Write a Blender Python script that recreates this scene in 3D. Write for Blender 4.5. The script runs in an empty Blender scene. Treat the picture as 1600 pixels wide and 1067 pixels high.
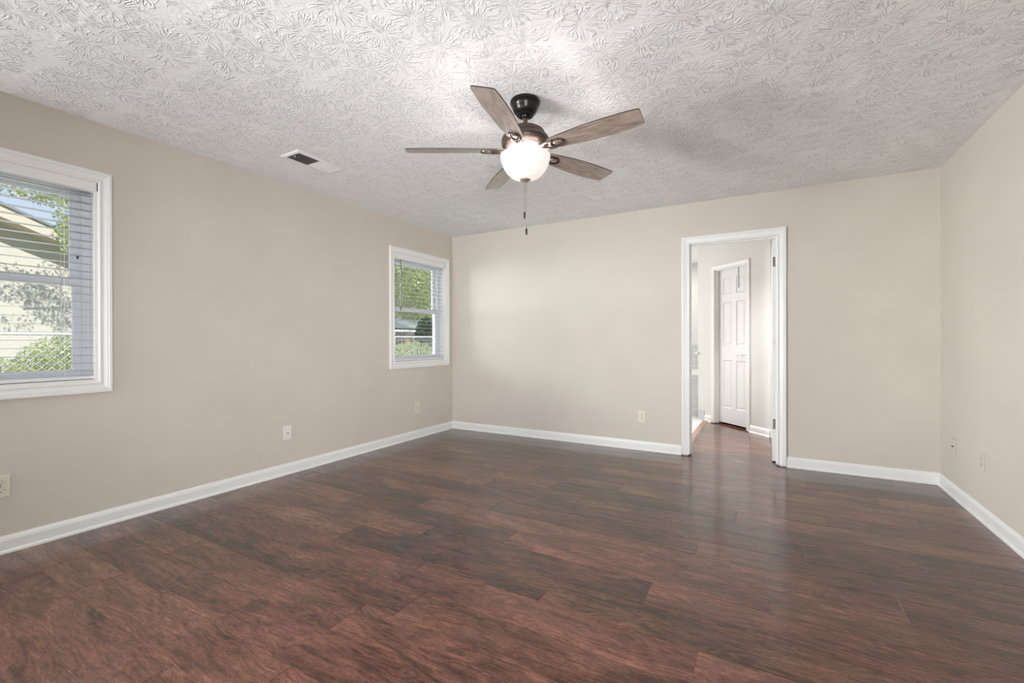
import bpy, bmesh, math, random
import numpy as np
from mathutils import Vector, Matrix
PI = math.pi
sc = bpy.context.scene
COL = sc.collection
H = 2.44; XL = -3.516; XR = 1.150; YB = 4.640; YF = -1.9
# ------------------------------------------------------------------ camera
F, YAW, PIT, ROL, CH = 704.3215, 0.516878, -0.0022504, -0.0024682, 1.11864
f = Vector((-math.sin(YAW)*math.cos(PIT), math.cos(YAW)*math.cos(PIT), math.sin(PIT)))
r = Vector((math.cos(YAW), math.sin(YAW), 0)); u = r.cross(f)
r2 = r*math.cos(ROL)+u*math.sin(ROL); u2 = u*math.cos(ROL)-r*math.sin(ROL)
cd = bpy.data.cameras.new('camera'); cam = bpy.data.objects.new('camera', cd); COL.objects.link(cam)
cd.sensor_width = 36; cd.lens = 36*F/1600; cd.clip_start = 0.05; cd.clip_end = 300
cam.matrix_world = Matrix(((r2.x, u2.x, -f.x, 0), (r2.y, u2.y, -f.y, 0), (r2.z, u2.z, -f.z, CH), (0, 0, 0, 1)))
sc.camera = cam
# ------------------------------------------------------------------ view, world, lights
vs = sc.view_settings
vs.view_transform = 'Standard'; vs.look = 'None'; vs.exposure = 0.38; vs.gamma = 1.0; vs.use_curve_mapping = False
w = bpy.data.worlds.new('sky'); sc.world = w; w.use_nodes = True
nt = w.node_tree; nt.nodes.clear()
wo = nt.nodes.new('ShaderNodeOutputWorld'); wb = nt.nodes.new('ShaderNodeBackground')
tc = nt.nodes.new('ShaderNodeTexCoord'); sp = nt.nodes.new('ShaderNodeSeparateXYZ'); cr = nt.nodes.new('ShaderNodeValToRGB')
nt.links.new(tc.outputs['Generated'], sp.inputs[0]); nt.links.new(sp.outputs[2], cr.inputs[0])
cr.color_ramp.elements[0].position = 0.0; cr.color_ramp.elements[0].color = (0.80, 0.86, 0.98, 1)
cr.color_ramp.elements[1].position = 0.6; cr.color_ramp.elements[1].color = (0.34, 0.50, 0.95, 1)
nt.links.new(cr.outputs[0], wb.inputs[0]); nt.links.new(wb.outputs[0], wo.inputs[0]); wb.inputs[1].default_value = 0.85

def light(name, typ, loc, energy, color, target=None, size=1, size_y=None, **kw):
    d = bpy.data.lights.new(name, typ); o = bpy.data.objects.new(name, d); COL.objects.link(o)
    o.location = loc; d.energy = energy; d.color = color
    if typ == 'AREA':
        d.shape = 'RECTANGLE'; d.size = size; d.size_y = size_y or size
    for k, v in kw.items(): setattr(d, k, v)
    if target is not None:
        o.rotation_euler = (Vector(target)-Vector(loc)).to_track_quat('-Z', 'Y').to_euler()
    return o
light('sun', 'SUN', (0, 0, 20), 5.2, (1.0, 0.965, 0.92), target=(-12.4, 3.3, 10.7), angle=0.009)
# added fill lamps behind the camera
light('fill_bounce_rear', 'AREA', (0.1, -1.1, 0.25), 6.4, (0.955, 0.985, 1.0), target=(-0.5, 3.6, 2.7), size=2.6, size_y=0.8, spread=1.9)
light('fill_left_rear', 'AREA', (XL+0.12, -0.95, 1.45), 66.5, (0.955, 0.985, 1.0), target=(1.15, 1.6, 1.4), size=1.0, size_y=1.2)
light('fill_bounce_far', 'AREA', (-2.1, -1.7, 0.16), 4.3, (0.955, 0.985, 1.0), target=(-2.5, 4.6, 2.5), size=2.4, size_y=0.25, spread=0.7)
light('fill_left_far', 'AREA', (XL+0.12, -0.95, 1.0), 50.2, (0.955, 0.985, 1.0), target=(1.15, 3.6, 1.0), size=0.8, size_y=1.2, spread=1.2)
light('fill_right_far', 'AREA', (XR-0.12, -0.95, 1.0), 38.3, (0.955, 0.985, 1.0), target=(-3.5, 4.0, 0.9), size=0.8, size_y=1.2, spread=1.2)
# added fill lamps outside each window for sky and ground light, out of sight
light('fill_window_far', 'AREA', (-6.2, 3.2, 1.9), 130.0, (0.95, 0.98, 1.0), target=(-3.2, 4.2, 1.45), size=0.9, size_y=0.9)
light('fill_window_far_low', 'AREA', (-6.2, 3.5, 0.30), 60, (1.0, 0.99, 0.95), target=(-3.3, 4.1, 1.75), size=1.5, size_y=0.6)
light('fill_window_near_low', 'AREA', (-6.1, 1.1, 0.28), 15, (1.0, 0.99, 0.95), target=(-3.3, 0.8, 1.75), size=1.5, size_y=0.6)
light('fill_window_near', 'AREA', (-5.6, 0.5, 3.4), 55, (0.93, 0.97, 1.0), target=(-3.3, 0.75, 1.5), size=1.6, size_y=1.2)
light('hall_ceiling_lamp', 'AREA', (-0.38, 5.35, 2.40), 9.5, (1.0, 0.985, 0.965), target=(-0.32, 5.45, 0), size=0.5, spread=1.5)
light('fill_bathroom', 'AREA', (-2.7, 6.0, 1.35), 28.9, (1.0, 0.99, 0.975), target=(-0.2, 6.0, 1.15), size=1.3, size_y=1.6)  # added fill lamp inside the bathroom, the wall behind it has no window

light('fill_bathtub', 'AREA', (-1.7, 7.6, 2.40), 16, (1.0, 0.985, 0.965), target=(-1.7, 7.6, 0), size=0.5)  # added unseen fill lamp that brightens the bathroom above the tub
# ------------------------------------------------------------------ material helpers
def mat(name, col=(0.8, 0.8, 0.8), rough=0.5, metal=0.0, spec=0.5, **kw):
    m = bpy.data.materials.new(name); m.use_nodes = True
    b = m.node_tree.nodes['Principled BSDF']
    b.inputs['Base Color'].default_value = (*col, 1); b.inputs['Roughness'].default_value = rough
    b.inputs['Metallic'].default_value = metal; b.inputs['Specular IOR Level'].default_value = spec
    for k, v in kw.items(): b.inputs[k].default_value = v
    return m
class NG:
    def __init__(s, m): s.t = m.node_tree; s.b = s.t.nodes['Principled BSDF']
    def n(s, typ, ins=None, **kw):
        nd = s.t.nodes.new(typ)
        for k, v in kw.items(): setattr(nd, k, v)
        for k, v in (ins or {}).items():
            if isinstance(v, bpy.types.NodeSocket): s.t.links.new(v, nd.inputs[k])
            else: nd.inputs[k].default_value = v
        return nd
    def m(s, op, a, b=None, c=None, clamp=False):
        ins = {0: a}
        if b is not None: ins[1] = b
        if c is not None: ins[2] = c
        nd = s.n('ShaderNodeMath', ins, operation=op); nd.use_clamp = clamp
        return nd.outputs[0]
    def coord(s, which='Object', scale=(1, 1, 1), loc=(0, 0, 0)):
        c = s.n('ShaderNodeTexCoord').outputs[which]
        return s.n('ShaderNodeMapping', {0: c, 'Scale': scale, 'Location': loc}).outputs[0]
    def noise(s, vec, scale, detail=3, rough=0.5, dist=0.0):
        return s.n('ShaderNodeTexNoise', {'Vector': vec, 'Scale': scale, 'Detail': detail, 'Roughness': rough, 'Distortion': dist}).outputs[0]
    def ramp(s, fac, stops, interp='LINEAR'):
        nd = s.n('ShaderNodeValToRGB', {0: fac}); e = nd.color_ramp; e.interpolation = interp
        while len(e.elements) < len(stops): e.elements.new(0.5)
        for el, (p, c) in zip(e.elements, stops):
            el.position = p; el.color = (*c, 1) if len(c) == 3 else c
        return nd.outputs[0]
    def mix(s, fac, a, b, typ='MIX'):
        nd = s.n('ShaderNodeMix', data_type='RGBA', blend_type=typ)
        for i, v in ((0, fac), (6, a), (7, b)):
            if isinstance(v, bpy.types.NodeSocket): s.t.links.new(v, nd.inputs[i])
            else: nd.inputs[i].default_value = v if i == 0 else (*v, 1)
        return nd.outputs[2]
    def set(s, k, v): s.t.links.new(v, s.b.inputs[k])
    def bump(s, h, strength=0.3, dist=0.01):
        nd = s.n('ShaderNodeBump', {'Height': h, 'Strength': strength, 'Distance': dist}); s.set('Normal', nd.outputs[0])

def rgb3(x): return (x, x, x)
# wall paint: greige with roller stipple and faint blotches
def wall_mat(name, col):
    m = mat(name, col, 0.72, spec=0.3); g = NG(m); v = g.coord()
    n1 = g.noise(v, 1.7, 3); k = g.ramp(n1, [(0.3, rgb3(0.965)), (0.7, rgb3(1.03))])
    g.set('Base Color', g.mix(1.0, col, k, 'MULTIPLY'))
    g.bump(g.noise(v, 120, 2), 0.10, 0.002)
    return m
M_wall = wall_mat('greige_paint', (0.560, 0.514, 0.456))
M_hall = wall_mat('pale_paint', (0.61, 0.60, 0.58))
M_trim = mat('white_gloss_paint', (0.73, 0.725, 0.71), 0.35)
M_door = mat('white_door_paint', (0.66, 0.66, 0.65), 0.4)
M_vinyl = mat('white_vinyl', (0.68, 0.69, 0.73), 0.35)
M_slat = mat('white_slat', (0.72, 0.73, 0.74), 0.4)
M_slat_shaded = mat('shaded_slat_white', (0.50, 0.51, 0.52), 0.45)  # white slats made darker, their backlit shade is put into the colour
M_ivory = mat('ivory_plastic', (0.66, 0.615, 0.52), 0.4)
M_white_pl = mat('white_plastic', (0.70, 0.68, 0.64), 0.4)
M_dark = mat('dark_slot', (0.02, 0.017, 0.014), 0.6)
M_chrome = mat('chrome', (0.62, 0.61, 0.60), 0.25, 1.0)
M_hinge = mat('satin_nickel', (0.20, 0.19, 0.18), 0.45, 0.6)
M_black = mat('black_bronze', (0.018, 0.016, 0.015), 0.28, 0.6)
M_bronze = mat('brushed_bronze', (0.115, 0.085, 0.073), 0.38, 0.85)
M_nickel = mat('light_bronze', (0.55, 0.46, 0.42), 0.3, 0.85)

# ceiling: plaster with stomped crow's foot pattern
def ceiling_mat():
    m = mat('stomped_plaster', (0.80, 0.797, 0.79), 0.8, spec=0.25); g = NG(m)
    base = g.coord()
    def stomp(scale, loc, seed):
        v = g.n('ShaderNodeMapping', {0: base, 'Scale': (scale, scale, 0.0), 'Location': loc}).outputs[0]
        wv = g.n('ShaderNodeTexNoise', {'Vector': v, 'Scale': 1.6, 'Detail': 2})
        vo = g.n('ShaderNodeTexVoronoi', {'Vector': v, 'Scale': 1.0, 'Randomness': 0.55}, voronoi_dimensions='2D')
        d = g.n('ShaderNodeVectorMath', {0: v, 1: vo.outputs['Position']}, operation='SUBTRACT').outputs[0]
        s = g.n('ShaderNodeSeparateXYZ', {0: d})
        ang = g.m('ARCTAN2', s.outputs[1], s.outputs[0])
        rr = g.m('SQRT', g.m('ADD', g.m('POWER', s.outputs[0], 2.0), g.m('POWER', s.outputs[1], 2.0)))
        a2 = g.m('ADD', ang, g.m('MULTIPLY', g.m('SUBTRACT', wv.outputs[0], 0.5), 0.5))
        hs = g.n('ShaderNodeSeparateXYZ', {0: vo.outputs['Color']})
        cx = g.m('MULTIPLY', g.m('COSINE', a2), 3.2); cy = g.m('MULTIPLY', g.m('SINE', a2), 3.2)
        cz = g.m('ADD', g.m('MULTIPLY', rr, 2.0), g.m('MULTIPLY', hs.outputs[0], 40.0+seed))
        c = g.n('ShaderNodeCombineXYZ', {0: cx, 1: cy, 2: cz}).outputs[0]
        nn = g.noise(c, 1.25, 1.5, 0.5)
        ridge = g.ramp(nn, [(0.49, rgb3(0)), (0.53, rgb3(1)), (0.58, rgb3(0.9)), (0.63, rgb3(0.1)), (1, rgb3(0.0))])
        mask = g.ramp(rr, [(0.06, rgb3(0)), (0.18, rgb3(1)), (0.46, rgb3(1)), (0.62, rgb3(0))])
        return g.m('MULTIPLY', ridge, mask)
    h = g.m('ADD', stomp(5.2, (0, 0, 0), 0), g.m('MULTIPLY', stomp(5.6, (3.37, 1.61, 0), 7), 0.35))
    h = g.m('ADD', h, g.m('MULTIPLY', g.noise(base, 70, 3), 0.22))
    # flatter plaster right beside the walls is left as is; pattern is relief only
    g.bump(h, 0.8, 0.006)
    return m
M_ceil = ceiling_mat()
M_flat_ceil = mat('flat_ceiling_paint', (0.8, 0.8, 0.79), 0.8)

# floor: dark hickory laminate, each plank its own tone from a face attribute
def floor_mat():
    m = mat('hickory_laminate', (0.1, 0.05, 0.03), 0.3, spec=0.2); g = NG(m)
    at = g.n('ShaderNodeAttribute', attribute_name='plank'); a = g.n('ShaderNodeSeparateXYZ', {0: at.outputs['Vector']})
    P = g.n('ShaderNodeTexCoord').outputs['Object']
    off = g.n('ShaderNodeVectorMath', {0: at.outputs['Vector'], 1: (37.0, 23.0, 11.0)}, operation='MULTIPLY').outputs[0]
    Q = g.n('ShaderNodeVectorMath', {0: P, 1: off}, operation='ADD').outputs[0]
    def mp(sx, sy): return g.n('ShaderNodeMapping', {0: Q, 'Scale': (sx, sy, 1)}).outputs[0]
    big = g.noise(mp(1.3, 4.5), 1.6, 3, 0.5, 0.8)                 # broad light and dark zones
    warp = g.n('ShaderNodeTexNoise', {'Vector': mp(1.6, 4.0), 'Scale': 1.5, 'Detail': 2.0})
    wv = g.n('ShaderNodeVectorMath', {0: mp(1.0, 6.0), 1: g.n('ShaderNodeVectorMath', {0: warp.outputs[1], 1: (1.0, 1.2, 0)}, operation='MULTIPLY').outputs[0]}, operation='ADD').outputs[0]
    cn_ = g.noise(wv, 0.9, 2.5, 0.55)
    rings = g.m('MULTIPLY_ADD', g.m('SINE', g.m('MULTIPLY', cn_, 110.0)), 0.5, 0.5)
    fine = g.noise(mp(9.0, 70.0), 2.6, 6, 0.75, 0.6)
    mid = g.noise(mp(2.6, 17.0), 2.4, 10, 0.78, 1.2)
    t = g.m('ADD', g.m('MULTIPLY', big, 0.34), g.m('MULTIPLY', rings, 0.06))
    t = g.m('ADD', t, g.m('MULTIPLY', fine, 0.24))
    t = g.m('ADD', t, g.m('MULTIPLY', mid, 0.56))
    t = g.m('ADD', t, g.m('MULTIPLY', g.m('SUBTRACT', a.outputs[0], 0.5), 0.12))
    vn = g.noise(mp(2.6, 13.0), 2.0, 6, 0.62, 2.6)
    vein = g.ramp(g.m('ABSOLUTE', g.m('SUBTRACT', vn, 0.5)), [(0.0, rgb3(0.50)), (0.018, rgb3(0.92)), (0.05, rgb3(1.0))])
    pores = g.ramp(g.noise(mp(28.0, 90.0), 2.5, 3, 0.6), [(0.36, rgb3(0.62)), (0.50, rgb3(1.0)), (0.7, rgb3(1.10))])
    smoke = g.ramp(g.noise(mp(1.8, 5.0), 2.3, 7, 0.68, 1.2), [(0.50, rgb3(0.0)), (0.66, rgb3(1.0))])
    col = g.ramp(t, [(0.48, (0.018, 0.0080, 0.0058)), (0.56, (0.070, 0.0245, 0.0155)), (0.65, (0.150, 0.055, 0.035)), (0.79, (0.29, 0.120, 0.075))])
    # short dark flecks and knots
    kn = g.noise(mp(7.0, 24.0), 3.6, 6, 0.7, 1.5)
    km = g.ramp(kn, [(0.56, rgb3(1)), (0.68, rgb3(0.35))])
    col = g.mix(0.8, col, km, 'MULTIPLY')
    col = g.mix(0.85, col, vein, 'MULTIPLY'); col = g.mix(0.9, col, pores, 'MULTIPLY')
    col = g.mix(g.m('MULTIPLY', smoke, 0.45), col, (0.052, 0.027, 0.019))
    hs = g.n('ShaderNodeHueSaturation', {'Hue': g.m('ADD', 0.492, g.m('MULTIPLY', a.outputs[1], 0.016)), 'Saturation': 0.95, 'Value': g.m('ADD', 0.88, g.m('MULTIPLY', a.outputs[2], 0.26)), 'Color': col})
    g.set('Base Color', hs.outputs[0])
    g.set('Roughness', g.m('ADD', 0.33, g.m('MULTIPLY', mid, 0.12)))
    g.bump(g.m('ADD', fine, g.m('MULTIPLY', mid, 1.4)), 0.10, 0.0020)
    return m
M_floor = floor_mat()
for k_, v_ in (('Specular Tint', (1.0, 0.78, 0.68, 1)), ('Coat Weight', 0.85), ('Coat Roughness', 0.14), ('Coat IOR', 1.45)): M_floor.node_tree.nodes['Principled BSDF'].inputs[k_].default_value = v_
def oak(name, c1, c2, sx, sy, rough=0.5, scale=3.0):
    m = mat(name, c1, rough); g = NG(m)
    v = g.coord(scale=(sx, sy, sy)); n = g.noise(v, scale, 5, 0.6, 0.6)
    g.set('Base Color', g.ramp(n, [(0.35, c1), (0.65, c2)])); g.bump(n, 0.1, 0.001)
    return m
M_strip = oak('threshold_wood', (0.25, 0.155, 0.12), (0.38, 0.26, 0.21), 14, 2)
M_blade = oak('weathered_blade_wood', (0.13, 0.092, 0.075), (0.40, 0.315, 0.268), 3.0, 34, 0.42)
for k_, v_ in (('Coat Weight', 1.0), ('Coat Roughness', 0.3), ('Coat IOR', 1.6)): M_blade.node_tree.nodes['Principled BSDF'].inputs[k_].default_value = v_
M_closet = mat('orange_wood', (0.22, 0.085, 0.045), 0.4)
def tile_mat(name, col, grout, size, axis):
    m = mat(name, col, 0.25); g = NG(m)
    c = g.n('ShaderNodeTexCoord').outputs['Object']; s = g.n('ShaderNodeSeparateXYZ', {0: c})
    a = {'xz': (0, 2), 'xy': (0, 1), 'yz': (1, 2)}[axis]
    v = g.n('ShaderNodeCombineXYZ', {0: s.outputs[a[0]], 1: s.outputs[a[1]]}).outputs[0]
    b = g.n('ShaderNodeTexBrick', {'Vector': v, 'Color1': (*col, 1), 'Color2': (col[0]*.93, col[1]*.94, col[2]*.95, 1), 'Mortar': (*grout, 1), 'Scale': 1.0, 'Mortar Size': 0.003, 'Brick Width': size, 'Row Height': size})
    b.offset = 0.0
    g.set('Base Color', b.outputs[0])
    return m
M_tile = tile_mat('grey_tile', (0.50, 0.51, 0.515), (0.75, 0.75, 0.74), 0.112, 'xz')
M_tilep = mat('plain_grey_tile', (0.50, 0.51, 0.52), 0.3)
M_tilef = tile_mat('white_floor_tile', (0.80, 0.79, 0.76), (0.68, 0.67, 0.65), 0.3, 'xy')

def glass_mat():
    m = bpy.data.materials.new('window_glass'); m.use_nodes = True; t = m.node_tree; t.nodes.clear()
    o = t.nodes.new('ShaderNodeOutputMaterial'); mx = t.nodes.new('ShaderNodeMixShader'); tr = t.nodes.new('ShaderNodeBsdfTransparent')
    gl = t.nodes.new('ShaderNodeBsdfGlossy'); lw_ = t.nodes.new('ShaderNodeLayerWeight'); pw_ = t.nodes.new('ShaderNodeMath'); pw_.operation = 'POWER'; pw_.inputs[1].default_value = 5.0
    fr = t.nodes.new('ShaderNodeMath'); fr.operation = 'MULTIPLY_ADD'; fr.inputs[1].default_value = 0.9; fr.inputs[2].default_value = 0.03
    lw_.inputs[0].default_value = 0.5; t.links.new(lw_.outputs['Facing'], pw_.inputs[0]); t.links.new(pw_.outputs[0], fr.inputs[0])
    tr.inputs[0].default_value = (0.93, 0.96, 0.95, 1); gl.inputs['Roughness'].default_value = 0.02
    t.links.new(fr.outputs[0], mx.inputs[0]); t.links.new(tr.outputs[0], mx.inputs[1]); t.links.new(gl.outputs[0], mx.inputs[2]); t.links.new(mx.outputs[0], o.inputs[0])
    return m
M_glass = glass_mat()
def bowl_mat():
    m = mat('lit_alabaster_glass', (0.30, 0.29, 0.28), 0.25); g = NG(m)
    n = g.noise(g.coord(), 9, 4, 0.6, 1.5)
    c = g.ramp(n, [(0.40, (1.0, 0.86, 0.76)), (0.58, (1.0, 0.965, 0.93))])
    g.set('Emission Color', c); g.b.inputs['Emission Strength'].default_value = 0.52
    return m
M_bowl = bowl_mat()
def leaf_mat(name, c1, c2, c3):
    m = mat(name, c1, 0.55, spec=0.3); g = NG(m)
    n = g.n('ShaderNodeTexWhiteNoise', {0: g.n('ShaderNodeVectorMath', {0: g.coord(scale=(9, 9, 9)), 1: (1, 1, 1)}, operation='FLOOR').outputs[0]}, noise_dimensions='3D').outputs[0]
    g.set('Base Color', g.ramp(n, [(0.0, c1), (0.5, c2), (1.0, c3)]))
    tr = g.n('ShaderNodeBsdfTranslucent', {0: (*c3, 1)}); mx = g.n('ShaderNodeMixShader', {0: 0.35})
    out = [x for x in g.t.nodes if x.type == 'OUTPUT_MATERIAL'][0]
    g.t.links.new(g.b.outputs[0], mx.inputs[1]); g.t.links.new(tr.outputs[0], mx.inputs[2]); g.t.links.new(mx.outputs[0], out.inputs[0])
    return m
M_leaf = leaf_mat('yellow_green_leaves', (0.12, 0.16, 0.05), (0.38, 0.43, 0.16), (0.62, 0.64, 0.32))
M_leaf2 = leaf_mat('mid_green_leaves', (0.06, 0.09, 0.04), (0.42, 0.48, 0.20), (0.80, 0.82, 0.45))
M_leafd = leaf_mat('dark_green_leaves', (0.02, 0.035, 0.02), (0.05, 0.08, 0.04), (0.10, 0.14, 0.07))
M_bark = mat('bark', (0.12, 0.09, 0.07), 0.9)
M_galv = mat('galvanised_wire', (0.62, 0.62, 0.60), 0.4, 0.3)
def siding_mat():
    m = mat('cream_siding', (0.50, 0.46, 0.40), 0.7); g = NG(m)
    s = g.n('ShaderNodeSeparateXYZ', {0: g.coord()}); fr = g.m('FRACT', g.m('MULTIPLY', s.outputs[2], 6.5))
    g.bump(fr, 0.3, 0.02); return m
M_siding = siding_mat()
M_fascia = mat('tan_fascia', (0.50, 0.43, 0.34), 0.6)
M_shingle = mat('grey_shingle', (0.20, 0.215, 0.20), 0.85)
def grass_mat():
    m = mat('lawn', (0.2, 0.25, 0.1), 0.9); g = NG(m)
    g.set('Base Color', g.ramp(g.noise(g.coord(), 6, 5), [(0.35, (0.16, 0.20, 0.08)), (0.65, (0.36, 0.36, 0.20))])); return m
M_grass = grass_mat()
M_brown = mat('brown_wood', (0.16, 0.09, 0.065), 0.7)
M_greyh = mat('grey_boards', (0.33, 0.34, 0.33), 0.7)
M_wpaint = mat('exterior_white_paint', (0.72, 0.72, 0.70), 0.5)

# ------------------------------------------------------------------ mesh helpers
def obj(name, bm, m, parent=None, smooth=False, kind=None, loc=None, rotz=None):
    bmesh.ops.recalc_face_normals(bm, faces=bm.faces)
    me = bpy.data.meshes.new(name); bm.to_mesh(me); bm.free()
    for mm in (m if isinstance(m, (list, tuple)) else [m]): me.materials.append(mm)
    if smooth:
        for p in me.polygons: p.use_smooth = True
        try: me.set_sharp_from_angle(angle=math.radians(38))
        except Exception: pass
    o = bpy.data.objects.new(name, me); COL.objects.link(o)
    if parent: o.parent = parent
    if kind: o['kind'] = kind
    if loc: o.location = loc
    if rotz is not None: o.rotation_euler = (0, 0, rotz)
    return o
def struct(name, bm, m, **kw): return obj(name, bm, m, kind='structure', **kw)
def thing(name, label, cat, loc=(0, 0, 0), rotz=0, group=None, kind=None):
    o = bpy.data.objects.new(name, None); COL.objects.link(o); o.location = loc; o.rotation_euler = (0, 0, rotz)
    o.empty_display_size = 0.1
    if label: o['label'] = label
    if cat: o['category'] = cat
    if group: o['group'] = group
    if kind: o['kind'] = kind
    return o
def tag(o, label, cat, group=None):
    o['label'] = label; o['category'] = cat
    if group: o['group'] = group
    return o
def B(): return bmesh.new()
def bx(bm, x0, x1, y0, y1, z0, z1, M=None, mi=0):
    vs_ = [Vector((x, y, z)) for z in (z0, z1) for y in (y0, y1) for x in (x0, x1)]
    if M is not None: vs_ = [M @ v for v in vs_]
    v = [bm.verts.new(p) for p in vs_]
    for q in ((0, 2, 3, 1), (4, 5, 7, 6), (0, 1, 5, 4), (2, 6, 7, 3), (0, 4, 6, 2), (1, 3, 7, 5)):
        fc = bm.faces.new([v[i] for i in q]); fc.material_index = mi
    return bm
def box(*a, **k): return bx(B(), *a, **k)
def bevbox(x0, x1, y0, y1, z0, z1, w=0.002, seg=2, M=None):
    bm = box(x0, x1, y0, y1, z0, z1)
    bmesh.ops.bevel(bm, geom=bm.edges[:], offset=w, segments=seg, affect='EDGES', profile=0.6)
    if M is not None: bmesh.ops.transform(bm, matrix=M, verts=bm.verts)
    return bm
def merge(a, b):
    me = bpy.data.meshes.new('tmp'); b.to_mesh(me); b.free(); a.from_mesh(me); bpy.data.meshes.remove(me); return a
def lathe(prof, n=48, c=(0, 0), bm=None):
    bm = bm or B(); rings = []
    for (rad, z) in prof:
        if rad < 1e-6: rings.append([bm.verts.new((c[0], c[1], z))])
        else: rings.append([bm.verts.new((c[0]+rad*math.cos(2*PI*i/n), c[1]+rad*math.sin(2*PI*i/n), z)) for i in range(n)])
    for A, C in zip(rings, rings[1:]):
        for i in range(n):
            j = (i+1) % n
            if len(A) == 1 and len(C) == 1: continue
            if len(A) == 1: bm.faces.new((A[0], C[i], C[j]))
            elif len(C) == 1: bm.faces.new((A[i], A[j], C[0]))
            else: bm.faces.new((A[i], A[j], C[j], C[i]))
    return bm
def tube(bm, pts, rad, n=8, cap=True):
    pts = [Vector(p) for p in pts]; rings = []
    for i, p in enumerate(pts):
        d = (pts[min(i+1, len(pts)-1)]-pts[max(i-1, 0)]).normalized()
        a = d.orthogonal().normalized() if abs(d.z) > 0.99 else d.cross(Vector((0, 0, 1))).normalized()
        b = d.cross(a)
        rings.append([bm.verts.new(p+(a*math.cos(2*PI*k/n)+b*math.sin(2*PI*k/n))*rad) for k in range(n)])
    for A, C in zip(rings, rings[1:]):
        for k in range(n): bm.faces.new((A[k], A[(k+1) % n], C[(k+1) % n], C[k]))
    if cap: bm.faces.new(rings[0]); bm.faces.new(rings[-1][::-1])
    return bm
def sweep(pts, prof, T, closed=False, bm=None):
    """mitred moulding: pts = path in plane coords, prof = (offset to the left of travel, height), T maps (u,v,h) to a point"""
    bm = bm or B(); n = len(pts); P = [Vector(p) for p in pts]; rows = []
    for i in range(n):
        a = P[i]-P[i-1] if (i > 0 or closed) else None
        b = P[(i+1) % n]-P[i] if (i < n-1 or closed) else None
        na = Vector((-a.y, a.x)).normalized() if a is not None else None
        nb = Vector((-b.y, b.x)).normalized() if b is not None else None
        if na is None: off = nb
        elif nb is None: off = na
        else:
            s = (na+nb).normalized(); off = s/s.dot(na)
        rows.append([bm.verts.new(T(*(P[i]+off*d), h)) for d, h in prof])
    m = len(prof)
    for i in range(n if closed else n-1):
        A = rows[i]; C = rows[(i+1) % n]
        for k in range(m-1): bm.faces.new((A[k], A[k+1], C[k+1], C[k]))
    if not closed: bm.faces.new(rows[0]); bm.faces.new(rows[-1][::-1])
    return bm
def wall_holes(u0, u1, z0, z1, holes, d0, d1, T):
    """wall slab in plane coords with rectangular openings; T(u, d, z)"""
    us = sorted({u0, u1, *[h[0] for h in holes], *[h[1] for h in holes]}); zs = sorted({z0, z1, *[h[2] for h in holes], *[h[3] for h in holes]})
    def solid(i, j):
        if i < 0 or j < 0 or i >= len(us)-1 or j >= len(zs)-1: return False
        uc = (us[i]+us[i+1])/2; zc = (zs[j]+zs[j+1])/2
        return not any(h[0] < uc < h[1] and h[2] < zc < h[3] for h in holes)
    bm = B(); V = {}
    def v(i, j, k):
        if (i, j, k) not in V: V[(i, j, k)] = bm.verts.new(T(us[i], (d0, d1)[k], zs[j]))
        return V[(i, j, k)]
    for i in range(len(us)-1):
        for j in range(len(zs)-1):
            if not solid(i, j): continue
            bm.faces.new([v(i, j, 0), v(i+1, j, 0), v(i+1, j+1, 0), v(i, j+1, 0)])
            bm.faces.new([v(i, j, 1), v(i, j+1, 1), v(i+1, j+1, 1), v(i+1, j, 1)])
            if not solid(i-1, j): bm.faces.new([v(i, j, 0), v(i, j+1, 0), v(i, j+1, 1), v(i, j, 1)])
            if not solid(i+1, j): bm.faces.new([v(i+1, j, 0), v(i+1, j, 1), v(i+1, j+1, 1), v(i+1, j+1, 0)])
            if not solid(i, j-1): bm.faces.new([v(i, j, 0), v(i, j, 1), v(i+1, j, 1), v(i+1, j, 0)])
            if not solid(i, j+1): bm.faces.new([v(i, j+1, 0), v(i+1, j+1, 0), v(i+1, j+1, 1), v(i, j+1, 1)])
    return bm

# ------------------------------------------------------------------ shell
WZ0, WZ1 = 0.876, 2.076
WIN = [(0.238, 1.132), (3.600, 4.492)]
WT = 0.165
struct('wall_left', wall_holes(YF-0.12, YB+0.12, -0.05, H+0.10, [(a, b, WZ0, WZ1) for a, b in WIN], XL, XL-WT, lambda a, d, z: (d, a, z)), M_wall)
DX0, DX1, DZ = -0.660, 0.067, 2.040
BT = 0.12
struct('wall_back', wall_holes(XL, XR+0.12, -0.05, H+0.10, [(DX0-0.018, DX1+0.018, -0.06, DZ+0.018)], YB, YB+BT, lambda a, d, z: (a, d, z)), M_wall)
struct('wall_right', box(XR, XR+0.12, YF-0.12, YB, -0.05, H+0.10), M_wall)
struct('wall_front', box(XL, XR, YF-0.12, YF, -0.05, H+0.10), M_wall)
struct('ceiling', box(XL, XR, YF, YB, H, H+0.10), M_ceil)

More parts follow.
